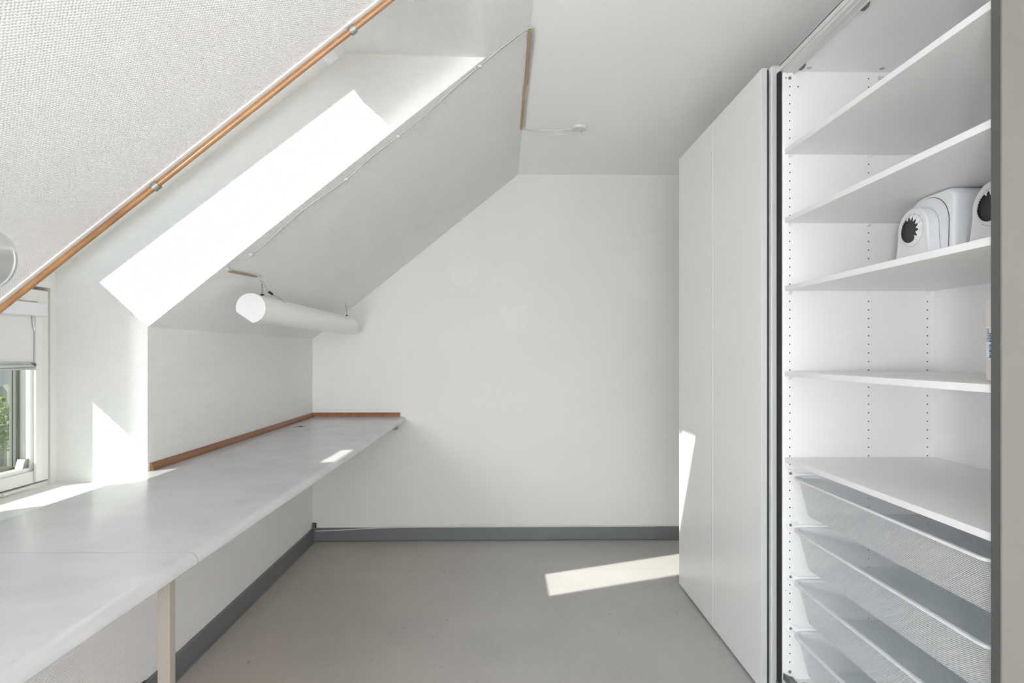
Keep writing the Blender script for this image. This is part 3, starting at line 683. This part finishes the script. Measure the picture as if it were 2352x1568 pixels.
# pull-out mesh baskets
def chamfer_rect(x0, x1, y0, y1, c, seg=3):
    cs = []
    for (cx, cy, a0) in ((x1-c, y1-c, 0), (x0+c, y1-c, 90), (x0+c, y0+c, 180), (x1-c, y0+c, 270)):
        for i in range(seg+1):
            a = math.radians(a0 + 90*i/seg); cs.append((cx+c*math.cos(a), cy+c*math.sin(a)))
    return cs
for bi, zr in enumerate((0.836, 0.644, 0.452, 0.260)):
    x0, x1, y0, y1 = 1.069, 1.595, 1.282, 2.200
    rim = chamfer_rect(x0, x1, y0, y1, 0.045, 5)
    top = chamfer_rect(x0+0.007, x1-0.007, y0+0.007, y1-0.007, 0.040, 5)
    bot = chamfer_rect(x0+0.034, x1-0.034, y0+0.034, y1-0.034, 0.030, 5)
    zb = zr-0.130
    bm = NB(); n = len(top)
    A = [bm.verts.new((a, c, zr-0.003)) for a, c in top]; B = [bm.verts.new((a, c, zb)) for a, c in bot]
    for i in range(n): bm.faces.new((A[i], A[(i+1) % n], B[(i+1) % n], B[i]))
    bk = wpart('mesh_basket', bm, M_mesh, 'white mesh pull-out basket, ' + ('topmost', 'second from top', 'third from top', 'lowest')[bi])
    bm = NB(); bm.faces.new([bm.verts.new((a, c, zb)) for a, c in bot]); wpart('basket_floor', bm, M_meshb, None, bk)
    bm = NB(); tube(bm, [(a, c, zr) for a, c in rim], 0, closed=True, sq=(0.012, 0.007)); 
    bmesh.ops.bevel(bm, geom=bm.edges[:], offset=0.0015, segments=2, affect='EDGES'); wpart('rim', bm, M_plas, None, bk, True)
    for (ys, yd) in ((2.2178, -1), (1.2645, 1)):
        bm = NB(); box(bm, 1.085, 1.585, min(ys, ys+yd*0.008), max(ys, ys+yd*0.008), zr-0.004, zr+0.012, 0.002)
        cyl(bm, (1.071, ys, zr+0.011), (0, yd, 0), 0.017, 0.006, 24, 0.013)
        box(bm, 1.071, 1.10, min(ys, ys+yd*0.006), max(ys, ys+yd*0.006), zr+0.001, zr+0.021, 0.002)
        wpart('slide', bm, M_mel, None, bk, True)
    bm = NB(); cyl(bm, (1.071, 2.2120, zr+0.011), (0, -1, 0), 0.0055, 0.001, 16); wpart('screw', bm, M_zinc, None, bk, True)

# ================================================================== THINGS ON THE SHELVES
def arch(yc, zb, zt, wtop, wbot, n=28, flat=0.0):
    """outline in (Y,Z): straight-ish legs and a rounded top"""
    hw = wtop/2; pts = [(yc-wbot/2, zb)]
    for i in range(n+1):
        a = math.pi - math.pi*i/n; ca, sa = math.cos(a), math.sin(a)
        e = 0.62 if flat else 1.0
        pts.append((yc + hw*math.copysign(abs(ca)**e, ca), zt-hw*(1-0.35*flat) + hw*(1-0.35*flat)*abs(sa)**e))
    pts.append((yc+wbot/2, zb)); return pts
def make_dispenser(yc, label):
    z0 = 1.5445
    t_ = thing('paper_dispenser', label, 'dispenser', (1.38, yc, z0), 'white dispensers on the wardrobe shelf')
    yb = yc - 0.022
    # housing: rounded block with one tight and one wide top corner
    def hprof(k=1.0):
        hw, z1 = 0.101*k, z0 + (1.776-z0)*(0.5+0.5*k); pts = [(yb-hw*0.95, z0)]
        for (cy, r_, a0) in ((yb-hw+0.030, 0.030, 180), (yb+hw-0.075, 0.075, 90)):
            for i in range(11):
                a_ = math.radians(a0-90*i/10); pts.append((cy+r_*math.cos(a_), z1-r_+r_*math.sin(a_)))
        return pts + [(yb+hw*1.0, z0)]
    bm = NB(); rings = []
    for (x, k) in ((1.300, 0.93), (1.3015, 0.965), (1.306, 0.99), (1.315, 1.0), (1.57, 1.0)):
        rings.append([bm.verts.new((x, a_, c_)) for a_, c_ in hprof(k)])
    n = len(rings[0]); bm.faces.new(rings[0]); bm.faces.new(rings[-1][::-1])
    for i in range(len(rings)-1):
        for j in range(n): bm.faces.new((rings[i][j], rings[i][(j+1) % n], rings[i+1][(j+1) % n], rings[i+1][j]))
    finish('housing', bm, M_plas, t_, True)
    def sheet(name, pr, x0_, x1_, mat, par):
        bm = NB(); prism(bm, pr, x0_, x1_, 'X'); return finish(name, bm, mat, par, True)
    lid = sheet('lid', arch(yb, z0+0.0006, 1.7640, 0.164, 0.156), 1.2975, 1.3005, M_plas, t_)
    sheet('groove', arch(yb, z0+0.0004, 1.7655, 0.167, 0.159), 1.2990, 1.3004, M_black, lid)
    # nozzle block in front: plate with round recess and a jagged hole
    yn, zh, R1 = yc, 1.672, 0.0490; Nn = 176; xf = 1.262
    def outer(th):                       # boundary of the front plate seen from the recess centre
        dy, dz = math.cos(th), math.sin(th); rr = 0.0680
        best = None
        for k in range(1, 400):
            r_ = k*0.0006; y_, z_ = dy*r_, dz*r_
            lim = rr if z_ > 0 else rr + 0.012*min(1, -z_/0.09)**2
            if (z_ > 0 and math.hypot(y_, z_) > rr) or abs(y_) > lim or zh+z_ < z0+0.0005: break
            best = r_
        return best
    bm = NB(); L0, L1, L2, L3, L4 = [], [], [], [], []
    for i in range(Nn):
        th = 2*math.pi*i/Nn; ro = outer(th); dy, dz = math.cos(th), math.sin(th)
        deg = math.degrees(th) % 360
        r2 = 0.0385                       # hole edge
        # camera sees +Y on the left, so teeth on the upper right are at angles 90..200 deg
        dd = (deg - 62) % 360
        if dd < 175:
            ph = (dd % 25.0)/25.0; r2 = 0.0275 + 0.0140*abs(2*ph-1)
            if dd > 165: r2 = 0.036
        elif dd > 300: r2 = 0.0365 + 0.0015*math.sin(dd*0.5)
        L0.append(bm.verts.new((xf+0.034, yn+dy*ro, zh+dz*ro))); L1.append(bm.verts.new((xf+0.004, yn+dy*ro, zh+dz*ro)))
        L2.append(bm.verts.new((xf, yn+dy*(ro-0.004), zh+dz*(ro-0.004)))); L3.append(bm.verts.new((xf, yn+dy*R1, zh+dz*R1)))
        L4.append(bm.verts.new((xf-0.008, yn+dy*r2, zh+dz*r2)))
    for A, B in ((L0, L1), (L1, L2), (L2, L3), (L3, L4)):
        for j in range(Nn): bm.faces.new((A[j], A[(j+1) % Nn], B[(j+1) % Nn], B[j]))
    nz = finish('nozzle_block', bm, M_plas, t_, True)
    bm = NB(); tube(bm, [(xf+0.0003, yn+(R1)*math.cos(2*math.pi*i/60), zh+(R1)*math.sin(2*math.pi*i/60)) for i in range(60)], 0.0006, 6, closed=True); finish('groove', bm, M_dark, nz)
    bm = NB(); cyl(bm, (xf+0.0002, yn, zh), (1, 0, 0), 0.0485, 0.002, 40); finish('dark_interior', bm, M_dark, nz)
    return t_
dsp = make_dispenser(1.828, 'white plastic dispenser with jagged round opening, fully visible on the third shelf')
copy_tree(dsp, (0, -0.302, 0), 'white plastic dispenser cut off by the wardrobe side, nearest on the third shelf')

bxo = thing('carton', 'cream carton with blue printed barcode label on the fourth shelf', 'carton', (1.20, 1.36, 1.2265))
rot = math.radians(-14)
def RB(x, y, z):   # local: x depth, y along shelf
    return (1.14 + x*math.cos(rot) - y*math.sin(rot), 1.397 + x*math.sin(rot) + y*math.cos(rot), z)
def rbox(bm, x0, x1, y0, y1, z0, z1):
    vs = [bm.verts.new(RB(a, c, d)) for a in (x0, x1) for c in (y0, y1) for d in (z0, z1)]
    for f in ((0, 1, 3, 2), (4, 6, 7, 5), (0, 4, 5, 1), (2, 3, 7, 6), (0, 2, 6, 4), (1, 5, 7, 3)): bm.faces.new([vs[i] for i in f])
bm = NB(); rbox(bm, 0, 0.12, -0.095, 0, 1.2262, 1.421)
bmesh.ops.bevel(bm, geom=bm.edges[:], offset=0.003, segments=2, affect='EDGES'); finish('box', bm, M_cardb, bxo)
bm = NB(); rbox(bm, -0.0006, 0.0002, -0.055, -0.006, 1.2785, 1.3560); lb = finish('label', bm, M_label, bxo)
bm = NB(); zz = 1.3505
for wdt in (2, 1, 1, 2, 1, 3, 1, 1, 2, 1, 1, 2, 3, 1, 1, 2):
    rbox(bm, -0.0009, -0.0006, -0.0175, -0.0075, zz-0.0011*wdt*0.62, zz); zz -= 0.0011*wdt*0.62+0.0009
finish('barcode', bm, M_print, lb)
bm = NB(); zz = 1.3400
for (h_, gap, w0) in ((0.003, 0.0010, 0.007), (0.006, 0.001, 0.005), (0.004, 0.001, 0.008), (0.005, 0.005, 0.006), (0.006, 0.001, 0.008), (0.004, 0.001, 0.004), (0.007, 0.001, 0.007), (0.003, 0.001, 0.004), (0.008, 0.001, 0.008)):
    rbox(bm, -0.0009, -0.0006, -0.0185-w0, -0.0185, zz-h_, zz); zz -= h_+gap
finish('lettering', bm, M_blue, lb)
bm = NB()
for (a, c, d, e) in ((-0.012, -0.0085, 1.2810, 1.2816), (-0.012, -0.0085, 1.2835, 1.2841), (-0.012, -0.0115, 1.2810, 1.2841), (-0.0175, -0.0145, 1.2810, 1.2816), (-0.0175, -0.0145, 1.2830, 1.2836), (-0.0145, -0.0141, 1.2812, 1.2836), (-0.0175, -0.0171, 1.2812, 1.2836),
                     (-0.0165, -0.0075, 1.3125, 1.3129), (-0.0165, -0.0075, 1.3105, 1.3108), (-0.0165, -0.009, 1.3085, 1.3088), (-0.0165, -0.011, 1.3060, 1.3063), (-0.0165, -0.0095, 1.3040, 1.3043), (-0.016, -0.0125, 1.2990, 1.2996)):
    rbox(bm, -0.0009, -0.0006, a, c, d, e)
finish('small_print', bm, M_print, lb)

# ================================================================== SMALL WORN DETAILS
pp = thing('pipe_stub', 'dark pipe stub in the broken corner above the skirting', 'pipe', (-1.300, YB-0.01, 0.06))
bm = NB(); box(bm, XK+0.0005, XK+0.028, YB-0.0022, YB-0.0004, 0.075, 0.128); finish('opening', bm, M_black, pp)
bm = NB(); tube(bm, smoothpath([(-1.296, YB-0.004, 0.119), (-1.296, YB-0.016, 0.112), (-1.294, YB-0.018, 0.095), (-1.294, YB-0.018, 0.068)]), 0.008, 10); finish('pipe', bm, M_greypl, pp, True)
bm = NB(); tube(bm, smoothpath([(-1.284, YB-0.014, 0.073), (-1.10, YB-0.014, 0.080), (-0.75, YB-0.013, 0.0945), (0.0, YB-0.013, 0.0955), (0.5, YB-0.013, 0.0960), (1.06, YB-0.013, 0.0965)]), 0.0035, 8)
tag(finish('skirting_cable', bm, M_cable, None, True), 'thin pale cable lying on top of the back wall skirting', 'cable')
tw = thing('torn_wallpaper', 'torn curling wallpaper scrap above the left skirting', 'wallpaper scrap', (XK+0.01, 2.06, 0.10))
def flap(bm, pts, th=0.0006):
    A = [bm.verts.new(p) for p in pts]; B = [bm.verts.new((p[0]+th, p[1], p[2])) for p in pts]; n_ = len(pts)
    bm.faces.new(A); bm.faces.new(B[::-1])
    for i in range(n_): bm.faces.new((A[i], A[(i+1) % n_], B[(i+1) % n_], B[i]))
bm = NB(); flap(bm, [(XK+0.001, 2.085, 0.092), (XK+0.001, 2.078, 0.118), (XK+0.001, 2.10, 0.112), (XK+0.001, 2.13, 0.108), (XK+0.001, 2.22, 0.096), (XK+0.001, 2.23, 0.0922)]); finish('tear', bm, M_rust, tw)
bm = NB(); flap(bm, [(XK+0.004, 2.045, 0.094), (XK+0.012, 2.050, 0.128), (XK+0.008, 2.058, 0.150), (XK+0.003, 2.064, 0.142), (XK+0.006, 2.060, 0.118), (XK+0.003, 2.062, 0.095)]); finish('flap', bm, M_white, tw)
bm = NB(); flap(bm, [(XK+0.012, 2.062, 0.070), (XK+0.0125, 2.066, 0.120), (XK+0.0125, 2.074, 0.096), (XK+0.012, 2.084, 0.082), (XK+0.012, 2.10, 0.074)]); finish('tear', bm, M_rust, tw)

# ================================================================== OUTSIDE
bm = NB(); box(bm, -16, -1.95, -6, 22, -0.40, -0.25); o = finish('ground', bm, M_soil); o['kind'] = 'structure'; o['label'] = 'bare brown garden soil outside'
bm = NB(); n = 140; A, B = [], []
for i in range(n+1):
    t_ = i/n; p = Vector((-11.5, 6.2, 0)).lerp(Vector((-4.0, 9.6, 0)), t_); q = 0.035*math.sin(i*1.57)
    p = p + Vector((0.4, -0.9, 0))*q
    A.append(p)
for k in range(n):
    p, q = A[k], A[k+1]; z1 = 0.86 + 0.02*math.sin(k*2.1)
    vs = [bm.verts.new((p.x, p.y, -0.25)), bm.verts.new((q.x, q.y, -0.25)), bm.verts.new((q.x, q.y, z1)), bm.verts.new((p.x, p.y, z1)),
          bm.verts.new((p.x-0.01, p.y+0.03, -0.25)), bm.verts.new((q.x-0.01, q.y+0.03, -0.25)), bm.verts.new((q.x-0.01, q.y+0.03, z1)), bm.verts.new((p.x-0.01, p.y+0.03, z1))]
    for f in ((0, 1, 2, 3), (5, 4, 7, 6), (3, 2, 6, 7), (0, 3, 7, 4), (1, 5, 6, 2)): bm.faces.new([vs[i] for i in f])
tag(finish('garden_fence', bm, M_fence), 'weathered grey board fence outside the casement window', 'fence')
def shrub(cx, cy, z0, z1, r, n, mat, label, bias):
    t_ = thing('shrub', label, 'shrub', (cx, cy, -0.25), 'shrubs outside the window')
    bm = NB()
    for i in range(7):
        a = random.uniform(0, 6.28); tube(bm, [(cx, cy, -0.25), (cx+0.3*r*math.cos(a), cy+0.3*r*math.sin(a), (z0+z1)/2), (cx+0.6*r*math.cos(a), cy+0.6*r*math.sin(a), z1*0.9+z0*0.1)], 0.008, 5)
    finish('stems', bm, M_fence, t_)
    bm = NB()
    for i in range(n):
        v = Vector((random.gauss(0, 1), random.gauss(0, 1), random.gauss(0, 1))).normalized()*random.uniform(0.3, 1)**0.6
        c = Vector((cx+v.x*r, cy+v.y*r, (z0+z1)/2+v.z*(z1-z0)/2))
        d = Vector((random.uniform(-1, 1), random.uniform(-1, 1), random.uniform(-0.6, 1))).normalized(); s_ = d.orthogonal().normalized(); l = random.uniform(0.03, 0.055)
        bm.faces.new([bm.verts.new(c), bm.verts.new(c+d*l*0.5+s_*l*0.28), bm.verts.new(c+d*l), bm.verts.new(c+d*l*0.5-s_*l*0.28)])
    o = finish('leaves', bm, mat, t_); o['kind'] = 'stuff'
shrub(-5.35, 6.35, 0.25, 0.86, 0.34, 1500, M_leafA, 'bushy green shrub in front of the garden fence', 0)
shrub(-4.62, 6.05, 0.15, 0.66, 0.24, 900, M_leafA, 'smaller green shrub beside the bushy one by the fence', 0)
shrub(-6.75, 9.35, 0.80, 1.36, 0.45, 1200, M_leafB, 'yellow-orange autumn shrub rising above the fence', 0)
